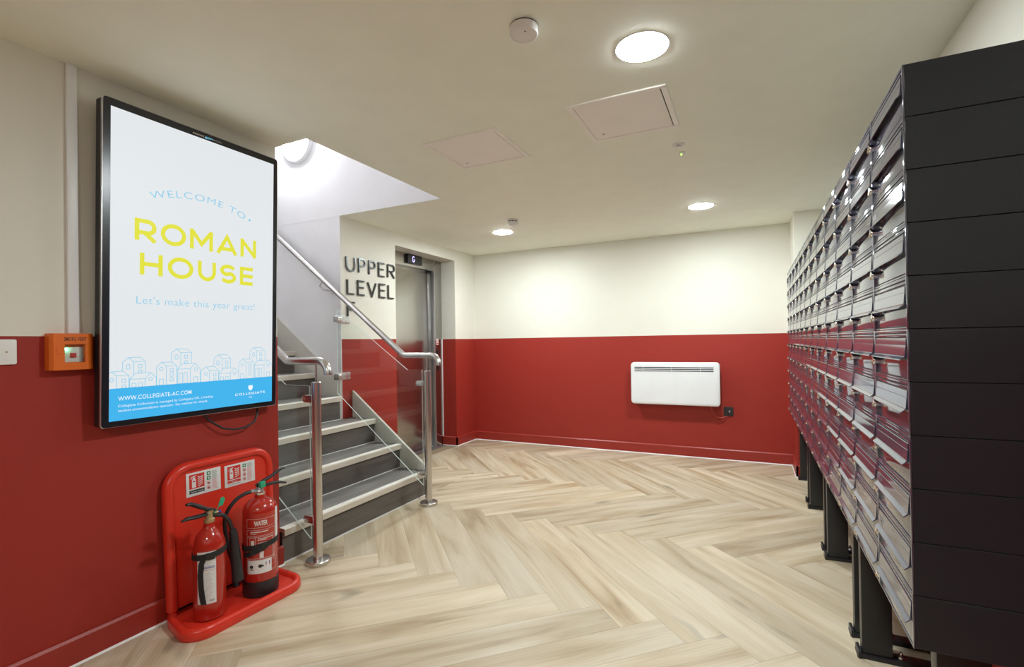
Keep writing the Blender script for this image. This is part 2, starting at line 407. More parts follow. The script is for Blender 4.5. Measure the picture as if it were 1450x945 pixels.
# skirting and white bead along the floor
SK, ST = .113, .016
def skirt(name, x0, y0, x1, y1, nx, ny, z1=SK):
    """board along (x0,y0)-(x1,y1), standing off towards the normal (nx,ny)"""
    m = MB(); ex, ey = nx*ST, ny*ST; hx, hy = nx*.006, ny*.006
    prof = [(0, 0), (1, 0), (1, z1-.010), (.45, z1), (0, z1)]
    m.loft([[(a[0]+ex*p, a[1]+ey*p, q) for p, q in prof] for a in ((x0, y0), (x1, y1))])
    return struct(name, m, 'red')
_tn = [0]
def bead(x0, y0, x1, y1, nx, ny):
    _tn[0] += 1
    a, b = ST, ST+.0065
    m = MB().loft([[(p[0]+nx*q, p[1]+ny*q, z) for q, z in ((a, 0), (b, 0), (a+.002, .008), (a, .008))] for p in ((x0, y0), (x1, y1))])
    return struct('trim_%d' % _tn[0], m, 'caulk')
skirt('baseboard_left', XL, YR, XL, YS0+ST, 1, 0); bead(XL, YR, XL, YS0+ST, 1, 0)
skirt('baseboard_back', XU, YB, .368, YB, 0, -1); bead(XU+ST, YB, .368-ST, YB, 0, -1)
skirt('baseboard_lift', XU, 5.24-ST, XU, YB-ST, 1, 0); bead(XU, 5.24-ST, XU, YB-ST, 1, 0)
skirt('baseboard_reveal', XD+.004, 5.24, XU+ST, 5.24, 0, -1); bead(XD+.004, 5.24, XU+ST, 5.24, 0, -1)
skirt('baseboard_column', .368, 5.24-ST, .368, YB-ST, -1, 0); bead(.368, 5.24-ST, .368, YB-ST, -1, 0)
skirt('baseboard_column_front', .368-ST, 5.24, XR, 5.24, 0, -1); bead(.368-ST, 5.24, XR, 5.24, 0, -1)
skirt('baseboard_landing', XU, 3.50, XU, 4.095, 1, 0)
skirt('baseboard_right', XR, YR, XR, 5.2, -1, 0)
struct('trim_20', MB().box(XD+.001, XD+.008, 5.229, 5.24, .113, 1.335), 'caulk')

# ------------------------------------------------------------------ lift front
dr = link('door_1', None, None, 'structure'); dr.location = (XD, 4.1, 0)
d = lambda mb: mb.xf(lambda x, y, z: (x-XD, y-4.1, z))
part('header_panel', d(MB().box(XD-.06, XD, 4.096, 5.078, 2.18, 2.3145)), 'steel_door', dr, bevel=.002)
part('jamb', d(MB().box(XD-.12, XD, 5.09, 5.2395, 0, 2.3145)), 'steel_door', dr, bevel=.002)
part('jamb_edge', d(MB().box(XD-.12, XD+.004, 5.078, 5.09, 0, 2.3145)), 'silver', dr, bevel=.001)
part('jamb', d(MB().box(XD-.12, XD, 4.096, 4.20, 0, 2.18)), 'steel_door', dr, bevel=.002)
part('door_panel', d(MB().box(XD-.085, XD-.062, 4.20, 4.985, .012, 2.2)), 'steel_door', dr, bevel=.002)
part('door_panel', d(MB().box(XD-.118, XD-.095, 4.95, 5.08, .012, 2.2)), 'steel_door', dr, bevel=.002)
part('threshold', d(MB().box(XD-.12, XD+.06, 4.1, 5.205, -.003, .006).box(XD-.05, XD-.045, 4.1, 5.08, .006, .009)), 'silver', dr)
t = thing('floor_indicator', 'small black display box showing a G above the lift doors', 'display', mtx=wall_frame(XD, 4.53, 2.205))
part('housing', MB().prism([(0, 0), (.265, 0), (.265, .105), (0, .105)], 0, .035, 'Z'), 'blackplastic', t, bevel=.004)
g = FMB().ribbon([(.115, .075), (.105, .083), (.092, .083), (.083, .074), (.083, .034), (.092, .025), (.107, .025), (.116, .034), (.116, .050), (.103, .050)], .008, .0356)
part('floor_letter', g, 'digit', t)
t = thing('call_panel', 'narrow black call button strip on the steel jamb of the lift', 'control panel', mtx=wall_frame(XD, 5.125, .94))
part('plate', MB().box(0, .03, 0, .27, 0, .008), 'blackplastic', t, bevel=.003)
part('button', MB().lathe([(.009, .008), (.009, .011), (.007, .012)], (.015, .13, 0), 16), 'silver', t, smooth=.6)
t = thing('notice_sticker', 'small red and white sticker above the lift call buttons', 'sticker', mtx=wall_frame(XD, 5.115, 1.265))
part('backing', MB().box(0, .045, 0, .075, 0, .001), 'paper', t)
part('print', FMB().ring(.0225, .05, .013, .005, .0014).ribbon([(.013, .041), (.032, .059)], .004, .0014).quad(.006, .039, .008, .026, .0014), 'printred', t)

# raised wall letters
def letter_strokes(ch, w, h):
    k = h*.5
    if ch == 'U': return [[(0, h), (0, w/2)]+arc(w/2, w/2, w/2, PI, 2*PI, 10)+[(w, h)]]
    if ch in 'PR':
        r = h*.255; st = [[(0, 0), (0, h)], [(0, h), (w-r, h)]+arc(w-r, h-r, r, PI/2, -PI/2, 10)+[(0, h-2*r)]]
        if ch == 'R': st.append([(w*.45, h-2*r), (w, 0)])
        return st
    if ch == 'E': return [[(w, h), (0, h), (0, 0), (w, 0)], [(0, h*.53), (w*.88, h*.53)]]
    if ch == 'F': return [[(w, h), (0, h), (0, 0)], [(0, h*.5), (w*.85, h*.5)]]
    if ch == 'L': return [[(0, h), (0, 0), (w, 0)]]
    if ch == 'V': return [[(0, h), (w/2, 0), (w, h)]]
t = thing('wall_lettering', 'raised dark letters reading UPPER LEVEL F on the cream wall by the lift', 'sign', mtx=wall_frame(XU, 3.39, 1.535))
for word, z, x0, ws, gap in (('UPPER', .42, 0, (.105, .085, .085, .082, .10), .053), ('LEVEL', .21, .008, (.085, .085, .115, .085, .082), .049), ('F', 0, .008, (.09,), 0)):
    x = x0+.008
    for ch, wd in zip(word, ws):
        m = MB()
        for st in letter_strokes(ch, wd, .130): m.ribbon([(x+px, z+.008+py) for px, py in st], .0138, .001, .014)
        part('letter', m, 'letter', t); x += wd+gap

# ------------------------------------------------------------------ staircase
RISE, GO, X1 = .205, .28, -2.48
st = thing('staircase', 'grey wood-look staircase with pale nosings rising beside the wall screen', 'staircase', (X1, 2.7, 0))
s_ = lambda mb: mb.xf(lambda x, y, z: (x-X1, y-2.7, z))
for k in range(1, 13):
    xn = X1-GO*(k-1); z = RISE*k; y0, y1 = YS0+.004, (3.45 if k <= 3 else 3.303)
    if k == 1: y0 = YS0+.02
    xr = xn-.022
    xb = xr-GO
    if k == 3: xb = XU+.0015
    if k == 4: xr = XU+.0015; xn = xr+.022
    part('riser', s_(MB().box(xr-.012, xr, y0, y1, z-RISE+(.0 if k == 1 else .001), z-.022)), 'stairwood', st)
    part('tread', s_(MB().box(xb+(.0 if k == 3 else .001), xn-.052, y0, y1, z-.022, z)), 'lit_treadwood', st)
    ns = part('nosing', s_(MB().prism([(xn-.052, z+.001), (xn-.003, z+.001), (xn, z-.003), (xn, z-.040), (xn-.006, z-.043), (xn-.010, z-.024), (xn-.052, z-.024)], y0, y1, 'Y')), 'nosing', st)
    part('insert', s_(MB().box(xn-.046, xn-.010, y0, y1, z+.001, z+.0025)), 'insert', ns)
    if k == 1: part('bead', s_(MB().box(xr, xr+.007, y0, y1, 0, .008)), 'caulk', st)
    elif k <= 4: part('bead', s_(MB().box(xr, xr+.004, y0, y1, z-RISE, z-RISE+.004)), 'caulk', st)
part('stringer', s_(MB().prism([(-2.503, 0), (-2.503, .235), (-3.322, .860), (-3.322, 0)], 3.451, 3.476, 'Y')), 'string', st, bevel=.003, label='pale painted side board of the bottom three steps')
part('wall_stringer', s_(MB().prism([(XU-.002, .45), (XU-.002, .962), (-6.4, 3.245), (-6.4, 2.4)], 3.305, YS1-.002, 'Y')), 'string', st)

# ------------------------------------------------------------------ balustrades
def balustrade(px, py, label, far):
    t = thing('balustrade', label, 'handrail', (px, py, 0))
    po = part('post', MB().cyl((0, 0, .02), (0, 0, 1.062), .0275, n=28).lathe([(.0275, 1.062), (.024, 1.067), (.010, 1.068)], n=28), 'steel', t, smooth=.6)
    part('flange', MB().lathe([(.069, 0), (.070, .004), (.070, .020), (.067, .024), (.0278, .027)], n=36), 'steel', po, smooth=.6)
    part('spigot', MB().cyl((0, 0, 1.066), (0, 0, 1.17), .0065, n=12), 'steel', po, smooth=.6)
    z0 = 1.190; xb = -2.565-px; slope = .765; R = .072; xe = -2.226-px
    path = [(-4.95-px, 0, z0+slope*(4.95-2.565))]
    # softened mitre bend, level run and a downturned end
    for tt in (.06, .03, .012): path.append((xb-tt, 0, z0+slope*tt))
    path += [(xb, 0, z0+.002), (xb+.012, 0, z0), (xb+.04, 0, z0)]
    path += [(xe-R+R*math.sin(a), 0, z0-R+R*math.cos(a)) for a in [i*PI/2/12 for i in range(13)]]
    path += [(xe, 0, z0-R-.008)]
    part('handrail', MB().tube(path, .0235, 22), 'steel', t, smooth=.8)
    gx = -2.385-px
    if far: poly = [(gx, .147), (gx, 1.072), (-2.53-px, 1.072), (-3.295-px, 1.600), (-3.295-px, .857)]
    else: poly = [(gx+.01, .130), (gx+.01, 1.040), (-2.58-px, 1.046), (-3.30-px, 1.55), (-3.30-px, .845)]
    g = MB(); n = len(poly); th = .004
    vs = [(x, -th, z) for x, z in poly]+[(x, th, z) for x, z in poly]
    g.add(vs, [tuple(range(n))]); g.add(vs, [tuple(range(n, 2*n))[::-1]])
    g.cur = 1
    for i in range(n):
        j = (i+1) % n; a, b = poly[i], poly[j]; q = [(a[0], -th, a[1]), (b[0], -th, b[1]), (b[0], th, b[1]), (a[0], th, a[1])]
        g.add(q, [(0, 1, 2, 3)])
    part('glass_panel', g, ['glass', 'edge'], t)
    for z in (.25, .965):
        c = part('clamp', MB().prism(arc(-.083, z, .0215, PI/2, 1.5*PI, 8)+[(-.024, z-.0215), (-.024, z+.0215)], -.0155, .0155, 'Y'), 'steel', t, bevel=.002)
        part('clamp_screw', MB().cyl((-.083, -.0155, z), (-.083, -.0175, z), .006, n=12), 'chrome', c)
    if far:
        for z in (1.0, 1.51):
            pl = part('wall_plate', MB().box(XU+.0005-px, XU+.0055-px, .012, .185, z-.034, z+.034), 'silver', t, bevel=.0015)
            part('clamp', MB().prism(rrect(-3.322-px, -3.262-px, z-.024, z+.024, .01, 4), -.018, .018, 'Y').cyl((-3.316-px, .018, z), (-3.316-px, .05, z), .014, n=14), 'steel', t, smooth=.6)
            m = MB()
            for yy in (.11, .165):
                for zz in (-.02, .02): m.cyl((XU+.0055-px, yy, z+zz), (XU+.0075-px, yy, z+zz), .005, n=10)
            part('screws', m, 'chrome', pl)
        hp = [(-3.47-px, 0, 1.855), (-3.50-px, .0, 1.815), (-3.47-px, .012, 1.785), (-3.43-px, .04, 1.775), (-3.42-px, .0755, 1.775)]
        b = part('wall_bracket', MB().tube(hp, .0065, 10), 'steel', t, smooth=.8)
        part('rosette', MB().cyl((-3.42-px, .071, 1.775), (-3.42-px, .0765, 1.775), .03, n=20), 'steel', b, smooth=.6)
    return t
balustrade(-2.322, 2.12, 'near steel and glass balustrade, its post closest to the red extinguishers', False)
balustrade(-2.336, 3.25, 'far steel and glass balustrade, its post in front of the lift', True)

# ------------------------------------------------------------------ wall screen
tl = math.atan2(.04, 1.38)
SM = wall_frame(-2.43, 1.094, .951) @ Matrix.Rotation(tl, 4, 'X')
sc = thing('wall_screen', 'large portrait digital screen with a welcome message on the left wall', 'screen', mtx=SM)
W_, T_ = .832, 1.381
part('housing', MB().prism(rrect(.0, W_, 0, T_, .012, 4), -.052, -.004, 'Z'), 'blackplastic', sc)
part('trim_frame', MB().loft([[(x, y, z) for x, y in rrect(-a, W_+a, -a, T_+a, .014, 4)] for a, z in ((.0, -.012), (.0025, -.010), (.0025, .0), (.0, .002))], False, False)
     .loft([[(x, y, z) for x, y in rrect(0, W_, 0, T_, .012, 4)] for z in (.002, -.012)], False, False), 'silver', sc)
part('bezel', MB().prism(rrect(0, W_, 0, T_, .012, 4), -.004, .0, 'Z'), 'bezel', sc)
dp = part('display', FMB().quad(.028, .808, .024, 1.349, .0006), 'screen', sc)
Z1, Z2 = .0009, .0012
part('blue_band', FMB().quad(.028, .808, .024, .162, Z1), 'scr_blue', dp)
cx = .4135; AR = .62
def arcw(x, y, z):
    a = (x-cx)/AR; r = AR+(y-1.048); return (cx+r*math.sin(a), 1.048-AR+r*math.cos(a), z)
part('welcome_text', FMB().text('WELCOME TO', .178, .640, 1.042, 1.074, Z1, -.012, 1.15, arcw).disc(.664, 1.006, .006, Z1), 'scr_lblue', dp)
def title():
    m = FMB()
    for word, x0, x1, y0, ws in (('ROMAN', .119, .703, .806, (.088, .112, .112, .112, .090)), ('HOUSE', .140, .685, .657, (.094, .116, .090, .086, .074))):
        h = .096; w = .0185; gap = (x1-x0-sum(ws))/4; x = x0
        for ch, wd in zip(word, ws):
            i = w/2; X = lambda pts: m.ribbon([(x+px, y0+py) for px, py in pts], w, Z1+m_z[0]) or m_z.__setitem__(0, m_z[0]+.00004)
            if ch == 'R':
                r = h*.265; X([(i, 0), (i, h)]); X([(0, h-i), (wd-r-i, h-i)]+[(wd-r-i+(r)*math.cos(a), h-i-r+r*math.sin(a)) for a in [PI/2-PI*k/12 for k in range(13)]]+[(0, h-i-2*r)]); X([(wd*.45, h-i-2*r), (wd-i*.6, 0)])
            elif ch == 'O':
                m.ribbon([(x+wd/2+(wd/2-i)*math.cos(a), y0+h/2+(h/2-i+.002)*math.sin(a)) for a in [2*PI*k/32 for k in range(32)]], w, Z1, closed=True)
            elif ch == 'M': X([(i, 0), (i, h)]); X([(wd-i, 0), (wd-i, h)]); X([(i, h-i*.6), (wd/2, h*.30), (wd-i, h-i*.6)])
            elif ch == 'A': X([(i*.9, 0), (wd/2, h-i), (wd-i*.9, 0)]); X([(wd*.24, h*.26), (wd*.76, h*.26)])
            elif ch == 'N': X([(i, 0), (i, h)]); X([(wd-i, 0), (wd-i, h)]); X([(i, h-i), (wd-i, i)])
            elif ch == 'H': X([(i, 0), (i, h)]); X([(wd-i, 0), (wd-i, h)]); X([(i, h/2), (wd-i, h/2)])
            elif ch == 'U':
                r = wd/2-i; X([(i, h), (i, i+r)]+[(wd/2+r*math.cos(a), i+r+r*math.sin(a)) for a in [PI+PI*k/14 for k in range(15)]]+[(wd-i, h)])
            elif ch == 'S':
                r1 = (h/2-i)/2+.002; cx_ = wd/2; rx = wd/2-i
                top = [(cx_+rx*math.cos(a), h-i-r1+r1*math.sin(a)) for a in [math.radians(28)+math.radians(222)*k/14 for k in range(15)]]
                bot = [(cx_+rx*math.cos(a), i+r1+r1*math.sin(a)) for a in [math.radians(70)-math.radians(222)*k/14 for k in range(15)]]
                X(top+bot)
            elif ch == 'E': X([(i, 0), (i, h)]); [X([(i, q), (wd, q)]) for q in (i, h/2, h-i)]
            x += wd+gap
    return m
m_z = [0.0]
part('title_text', title(), 'scr_yellow', dp)
part('tagline_text', FMB().text("Let's make this year great!", .128, .697, .5275, .560, Z1, -.012, 1.05), 'scr_lblue', dp)
part('website_text', FMB().text('WWW.COLLEGIATE-AC.COM', .061, .366, .1085, .1265, Z2, .006, 1.08), 'scr_white', dp)
part('small_print', FMB().text('Collegiate Collection is managed by Collegiate UK, a leading', .061, .470, .081, .0915, Z2, 0, 1.05).text('student accommodation operator. See website for details.', .061, .446, .061, .0715, Z2, 0, 1.05), 'scr_white', dp)
m = FMB().text('COLLEGIATE', .589, .765, .074, .086, Z2, .015, 1.3).text('UK', .668, .687, .056, .064, Z2, .01, 1.2)
m.add([(x, y, Z2) for x, y in ((.664, .124), (.671, .121), (.677, .125), (.683, .121), (.690, .124), (.690, .108), (.684, .099), (.677, .095), (.670, .099), (.664, .108))], [(0, 1, 2, 3, 4, 5, 6, 7, 8, 9)][::-1])
part('crest_text', m, 'scr_white', dp)
hb = FMB(); LW = .0022; BB = .162
def houses(dx, tall):
    P = lambda pts: hb.ribbon([(x+dx, y) for x, y in pts], LW, Z1)
    def sq(x, y, a=.0135, b=.0145): P([(x, y), (x+a, y), (x+a, y+b), (x, y+b), (x, y)])
    def arch(x, y): P([(x, y), (x+.013, y), (x+.013, y+.016), (x+.0065, y+.0225), (x, y+.016), (x, y)])
    if not tall:
        P([(.0285, .2275), (.0365, .2335), (.0546, .216), (.0546, BB)]); P([(.0365, .2335), (.0777, .2348), (.1015, .214), (.0546, .216)]); P([(.1015, .214), (.1015, BB)])
        if dx > .1: P([(.012, .2145), (.0285, .2275)]); P([(.012, .2145), (.012, BB)])
        P([(.0771, .235), (.0771, .2732), (.0988, .2917), (.1195, .2727), (.1195, .2165)]); P([(.0988, .2917), (.1428, .2923), (.165, .273), (.1195, .2727)]); P([(.165, .273), (.165, .2225)])
        P([(.1039, BB), (.1039, .1978), (.1256, .2228), (.1864, .2218), (.1648, .1958), (.1039, .1978)]); P([(.1864, .2218), (.210, .1974), (.210, BB)]); P([(.1648, .1958), (.1648, BB)])
        hb.ring(.0365+dx, .199, .0075, LW, Z1); hb.ring(.187+dx, .193, .0075, LW, Z1)
        sq(.075, .186); sq(.075, BB, .0135, .012); arch(.0915, .242); sq(.138, .245); sq(.138, .2235, .0135, .012); sq(.113, BB, .015, .017); sq(.138, BB, .015, .017)
    else:
        P([(.2114, BB), (.2114, .2473), (.2327, .2659), (.2528, .248), (.2528, BB)]); P([(.2327, .2659), (.2761, .265), (.2987, .2472), (.2528, .248)]); P([(.2987, .2472), (.2987, BB)])
        P([(.2745, .265), (.2745, .308), (.2968, .3257), (.3158, .3075), (.3158, .2545)]); P([(.2968, .3257), (.343, .3249), (.3654, .3072), (.3158, .3075)]); P([(.3654, .3072), (.3654, .255)])
        P([(.302, BB), (.302, .2302), (.3202, .2547), (.3843, .255), (.3611, .2295), (.302, .2302)]); P([(.3843, .255), (.4075, .2251)])
        if dx < .1: P([(.4075, .2251), (.4075, BB)])
        P([(.3611, .2295), (.3611, BB)])
        hb.ring(.231+dx, .236, .0078, LW, Z1); hb.ring(.386+dx, .2255, .0078, LW, Z1)
        for y in (.221, .199, .177): sq(.269, y)
        sq(.222, BB, .018, .027); arch(.290, .278); sq(.333, .281); sq(.333, .2565, .0135, .012); sq(.309, BB, .015, .05); sq(.331, BB, .015, .05)
        if dx < .1: sq(.377, BB, .018, .027)
        else: sq(.377, BB, .018, .027)
houses(0, False); houses(0, True); houses(.3985, False); houses(.3975, True)
part('house_drawing', hb, 'scr_lblue', dp)
part('maker_text', FMB().text('next', .365, .420, 1.3585, 1.3685, .0004, .01, 1.0), 'printwhite', sc)
part('maker_text', FMB().text('gen', .422, .462, 1.3585, 1.3685, .0004, .01, 1.0), 'scr_lblue', sc)
part('maker_text', FMB().text('media', .464, .508, 1.3585, 1.3685, .0004, 0, 1.0), 'printgrey', sc)
part('wall_mount', MB().box(.25, .58, .35, 1.05, -.068, -.052), 'blackplastic', sc)
m = MB().tube([(-2.475, 1.54, .955), (-2.472, 1.575, .91), (-2.463, 1.64, .862), (-2.458, 1.70, .846), (-2.458, 1.76, .847), (-2.462, 1.82, .870), (-2.472, 1.845, .915), (-2.478, 1.85, .957)], .0055, 10)
tag(link('power_cable', m.mesh('power_cable', 'blackplastic', .8)), 'black cable drooping in a loop below the wall screen', 'cable')

# ------------------------------------------------------------------ smoke vent control, trunking, switch
t = thing('smoke_vent_control', 'orange smoke vent control box with a glowing green light', 'control box', mtx=wall_frame(XL, .942, 1.2))
bw, bh, bd = .142, .146, .046
m = MB(); A = [(0, 0), (bw, 0), (bw, bh), (0, bh)]
f0, f1, g0, g1 = .010, bw-.020, .0, bh
wx0, wx1, wy0, wy1 = .045, .112, .030, .103
# shell: slanted sides, front face with a window opening
m.add([(0, 0, 0), (bw, 0, 0), (bw, bh, 0), (0, bh, 0), (0, .0, bd*.75), (bw, 0, bd*.75), (bw, bh, bd*.75), (0, bh, bd*.75),
       (f0, 0, bd), (f1, 0, bd), (f1, bh, bd), (f0, bh, bd), (wx0, wy0, bd), (wx1, wy0, bd), (wx1, wy1, bd), (wx0, wy1, bd),
       (wx0, wy0, bd-.02), (wx1, wy0, bd-.02), (wx1, wy1, bd-.02), (wx0, wy1, bd-.02)],
      [(0, 4, 7, 3), (1, 2, 6, 5), (4, 8, 11, 7), (5, 6, 10, 9), (0, 1, 5, 9, 8, 4), (3, 7, 11, 10, 6, 2),
       (8, 9, 13, 12), (9, 10, 14, 13), (10, 11, 15, 14), (11, 8, 12, 15), (12, 13, 17, 16), (13, 14, 18, 17), (14, 15, 19, 18), (15, 12, 16, 19), (0, 3, 2, 1), (16, 17, 18, 19)])
part('case', m, 'orange', t)
bo = part('board', MB().box(wx0+.001, wx1-.014, wy0+.001, wy1-.012, bd-.0198, bd-.014), 'whiteplastic', t)
part('grey_block', MB().box(wx1-.013, wx1-.001, wy0+.001, wy1-.012, bd-.0198, bd-.016).box(wx1-.005, wx1-.001, wy0+.016, wy0+.028, bd-.016, bd-.012), 'printgrey', t)
part('push_button', MB().box(.067, .085, .050, .068, bd-.014, bd-.006), 'printred', t, bevel=.001)
part('green_light', MB().lathe([(.0035, bd-.014), (.0035, bd-.008), (.002, bd-.006), (.0005, bd-.0055)], (.0545, .082, 0), 14), 'led', t, smooth=.6)
part('cover_pane', MB().box(wx0, wx1, wy0, wy1, bd-.004, bd-.003), 'glass', t)
part('lettering', FMB().text('SMOKE VENT', .043, .116, .116, .131, bd+.0004, .012, 1.1), 'ink', t)
part('latch_mark', FMB().ribbon([(.018, .09), (.018, .062), (.032, .062)], .0012, bd+.0004), 'printred', t)
tag(link('cable_trunking', MB().box(XL+.0005, XL+.016, 1.012, 1.047, 1.347, 2.449).mesh('cable_trunking', 'white', bevel=.0015)), 'white vertical cable trunking from the smoke vent box up to the ceiling', 'trunking')
t = thing('switch_plate', 'white plastic switch plate on the red wall at the left edge', 'switch', mtx=wall_frame(XL, .712, 1.229))
part('plate', MB().prism(rrect(0, .146, 0, .094, .006, 3), 0, .009, 'Z'), 'whiteplastic', t, bevel=.0025)
part('rocker', MB().box(.058, .088, .033, .061, .009, .0125), 'whiteplastic', t, bevel=.002)
part('screw', MB().cyl((.117, .047, .009), (.117, .047, .0095), .0035, n=12), 'brass', t)
part('screw', MB().cyl((.029, .047, .009), (.029, .047, .0095), .0035, n=12), 'brass', t)

# ------------------------------------------------------------------ extinguisher stand
ex = thing('extinguisher_stand', 'red moulded plastic stand holding two fire extinguishers against the wall', 'stand', (-2.44, 1.64, 0))
e_ = lambda mb: mb.xf(lambda x, y, z: (x+2.44, y-1.64, z))
def tray(o, z):
    x0, x1, y0, y1 = -2.478+o*.6, -2.158-o, 1.322+o, 1.905-o
    r = max(.02, .105-o)
    pts = arc(x1-r, y1-r, r, 0, PI/2, 8)+[(x0+.01, y1+.012), (x0, y1)]+[(x0, y0+.055), (x0+.012, y0+.045)]+[(x1-.24+o, y0+.012)]+arc(x1-r, y0+r*.7, r*.9, 1.5*PI, 2*PI, 8)
    return [(x, y, z) for x, y in pts]
m = MB().loft([tray(0, 0), tray(-.004, .008), tray(-.002, .036), tray(.004, .047), tray(.016, .050), tray(.026, .046), tray(.034, .030)])
part('base_tray', e_(m), 'redplastic', ex, smooth=1.0)
def panel(o, x, lean=.015):
    y0, y1, z0, z1 = 1.352+o, 1.925-o, .05, .722-o; r = max(.02, .115-o)
    pts = [(y1, z0)]+arc(y1-r, z1-r, r, 0, PI/2, 9)+arc(y0+r, z1-r, r, PI/2, PI, 9)+[(y0, z0)]
    return [(x-lean*(z-.05)/.67, y+(.012*(1-(z/.7)) if y < 1.6 else 0), z) for y, z in pts]
m = MB().loft([panel(0, -2.474), panel(-.004, -2.465), panel(-.002, -2.448), panel(.008, -2.436), panel(.020, -2.434), panel(.032, -2.440), panel(.038, -2.452)])
part('back_panel', e_(m), 'redplastic', ex, smooth=1.0)
# two identification signs on the back panel
def id_sign(y, z, kind, label):
    t = thing('extinguisher_sign', label, 'sign', mtx=wall_frame(-2.4625, y, z) @ Matrix.Rotation(.0224, 4, 'X').inverted())
    part('plate', MB().box(0, .172, 0, .114, 0, .003), 'paper', t, bevel=.001)
    z = .0034; z2 = .0038
    part('red_square', FMB().quad(.014, .088, .036, .105, z), 'printred', t)
    pic = FMB().prism([(.027, .041), (.046, .041), (.046, .078), (.042, .084), (.042, .090), (.031, .090), (.031, .084), (.027, .078)], z2, z2+.0002, 'Z')
    pic.ribbon([(.022, .083), (.026, .093), (.034, .095), (.047, .097)], .004, z2).ribbon([(.036, .088), (.036, .096)], .005, z2)
    for k in range(5): pic.ribbon([(.056, .092-k*.0105), (.062, .086-k*.0105), (.071, .086-k*.009), (.080, .091-k*.009)], .0042-.0003*k, z2)
    part('pictogram', pic, 'paper', t)
    part('pictogram_label', FMB().quad(.031, .042, .068, .074, z2+.0004), 'printred', t)
    if kind == 'co2':
        part('name_band', FMB().quad(.014, .088, .013, .030, z), 'ink', t)
        part('name_text', FMB().text('Carbon dioxide', .019, .083, .018, .025, z2), 'paper', t)
    else:
        part('name_band', FMB().quad(.014, .088, .019, .032, z), 'printred', t)
        part('name_text', FMB().text('Water', .036, .066, .022, .029, z2), 'paper', t)
        part('foot_text', FMB().text('Fire Extinguisher', .018, .084, .009, .0135, z, .01), 'ink', t)
    ng = 2 if kind == 'co2' else 1
    gq = FMB(); rq = FMB(); bq = FMB(); pq = FMB()
    for k in range(4):
        yy = .094-k*.0235
        if k < ng: gq.quad(.100, .119, yy-.0095, yy+.0095, z); pq.disc(.1095, yy, .005, z2, 10)
        else: rq.ring(.1095, yy, .0085, .0022, z, 18); rq.ribbon([(.1035, yy+.006), (.1155, yy-.006)], .002, z2); bq.disc(.1095, yy-.001, .0045, z, 8)
    part('use_squares', gq, 'printgreen', t); part('use_symbols', pq, 'paper', t)
    part('ban_rings', rq, 'printred', t); part('ban_symbols', bq, 'ink', t)
    tg = FMB(); tr = FMB()
    for k in range(18):
        yy = .101-k*.0052; (tg if k < (8 if kind == 'co2' else 4) else tr).quad(.126, .126+random.uniform(.022, .032), yy-.0008, yy+.0008, z)
    part('green_text_lines', tg, 'printgreen', t); part('red_text_lines', tr, 'printred', t)
id_sign(1.452, .556, 'co2', 'white fire sign with a black name band, left of the two on the red stand')
id_sign(1.645, .550, 'water', 'white fire sign with a red Water band, right of the two on the red stand')

def cylmap(cx, cy, r, mid):
    """(arc length from the camera-facing line, height, lift) to a point on the bottle"""
    return lambda s, z, l: (cx*0+(r+l)*math.cos(mid+s/r), (r+l)*math.sin(mid+s/r), z)
def patch(m, wrap, s0, s1, z0, z1, l, n=14):
    vs = []; fs = []
    for i in range(n+1):
        s = s0+(s1-s0)*i/n; vs += [wrap(s, z0, l), wrap(s, z1, l)]
    for i in range(n): fs.append((2*i, 2*i+2, 2*i+3, 2*i+1))
    return m.add(vs, fs)
def strap_ring(m, r, z, hgt, th, slope, mid, a0, a1, n=40):
    rings = []
    for i in range(n+1):
        a = a0+(a1-a0)*i/n; zz = z+slope*math.sin(a-mid)+.012*math.cos(a-mid)*0
        rings.append([((r+q)*math.cos(a), (r+q)*math.sin(a), zz+h) for q, h in ((.0005, -hgt/2), (th, -hgt/2), (th, hgt/2), (.0005, hgt/2))])
    return m.loft(rings)
# --- CO2 extinguisher
ZB = .0325
CX, CY, CR = -2.298, 1.458, .0675
cm = math.atan2(-CY, -CX)
t = thing('fire_extinguisher', 'slim red fire extinguisher with black lever and white label, left on stand', 'fire extinguisher', (CX, CY, ZB)); t.scale = (1, 1, .935)
part('cylinder', MB().lathe([(.060, 0), (.0665, .004), (CR, .012), (CR, .345), (.063, .370), (.056, .395), (.043, .418), (.030, .432), (.024, .445), (.022, .462)], n=40), 'redsteel', t, smooth=.7)
v = part('valve', MB().lathe([(.021, .460), (.024, .463), (.024, .478), (.018, .484), (.017, .505), (.020, .510), (.020, .520), (.012, .524)], n=20), 'brass', t, smooth=.6)
part('outlet', MB().cyl((0, .015, .498), (.006, .040, .500), .007, n=12), 'brass', v, smooth=.6)
part('blue_cap', MB().cyl((.006, .040, .500), (.007, .050, .5005), .008, n=12), 'printblue', v, smooth=.6)
lv = [(0, .025, .515), (0, -.02, .535), (0, -.06, .562), (0, -.085, .578), (0, -.105, .580)]
part('lever', MB().tube(lv, .008, 10, [.007, .010, .011, .010, .006]).xf(lambda x, y, z: (x*1.4+.004, y, z)), 'blackplastic', t, smooth=.9)
part('carry_handle', MB().tube([(0, .02, .505), (0, -.03, .506), (0, -.07, .508), (0, -.105, .512), (0, -.128, .506)], .008, 10, [.008, .010, .010, .009, .004]).xf(lambda x, y, z: (x*1.4+.004, y, z)), 'blackplastic', t, smooth=.9)
part('safety_pin', MB().tube([(.018+.016*math.cos(a), -.022+.004*math.sin(a), .512+.010*math.sin(a)) for a in [i*2*PI/16 for i in range(17)]], .0016, 6), 'chrome', t, smooth=.9)
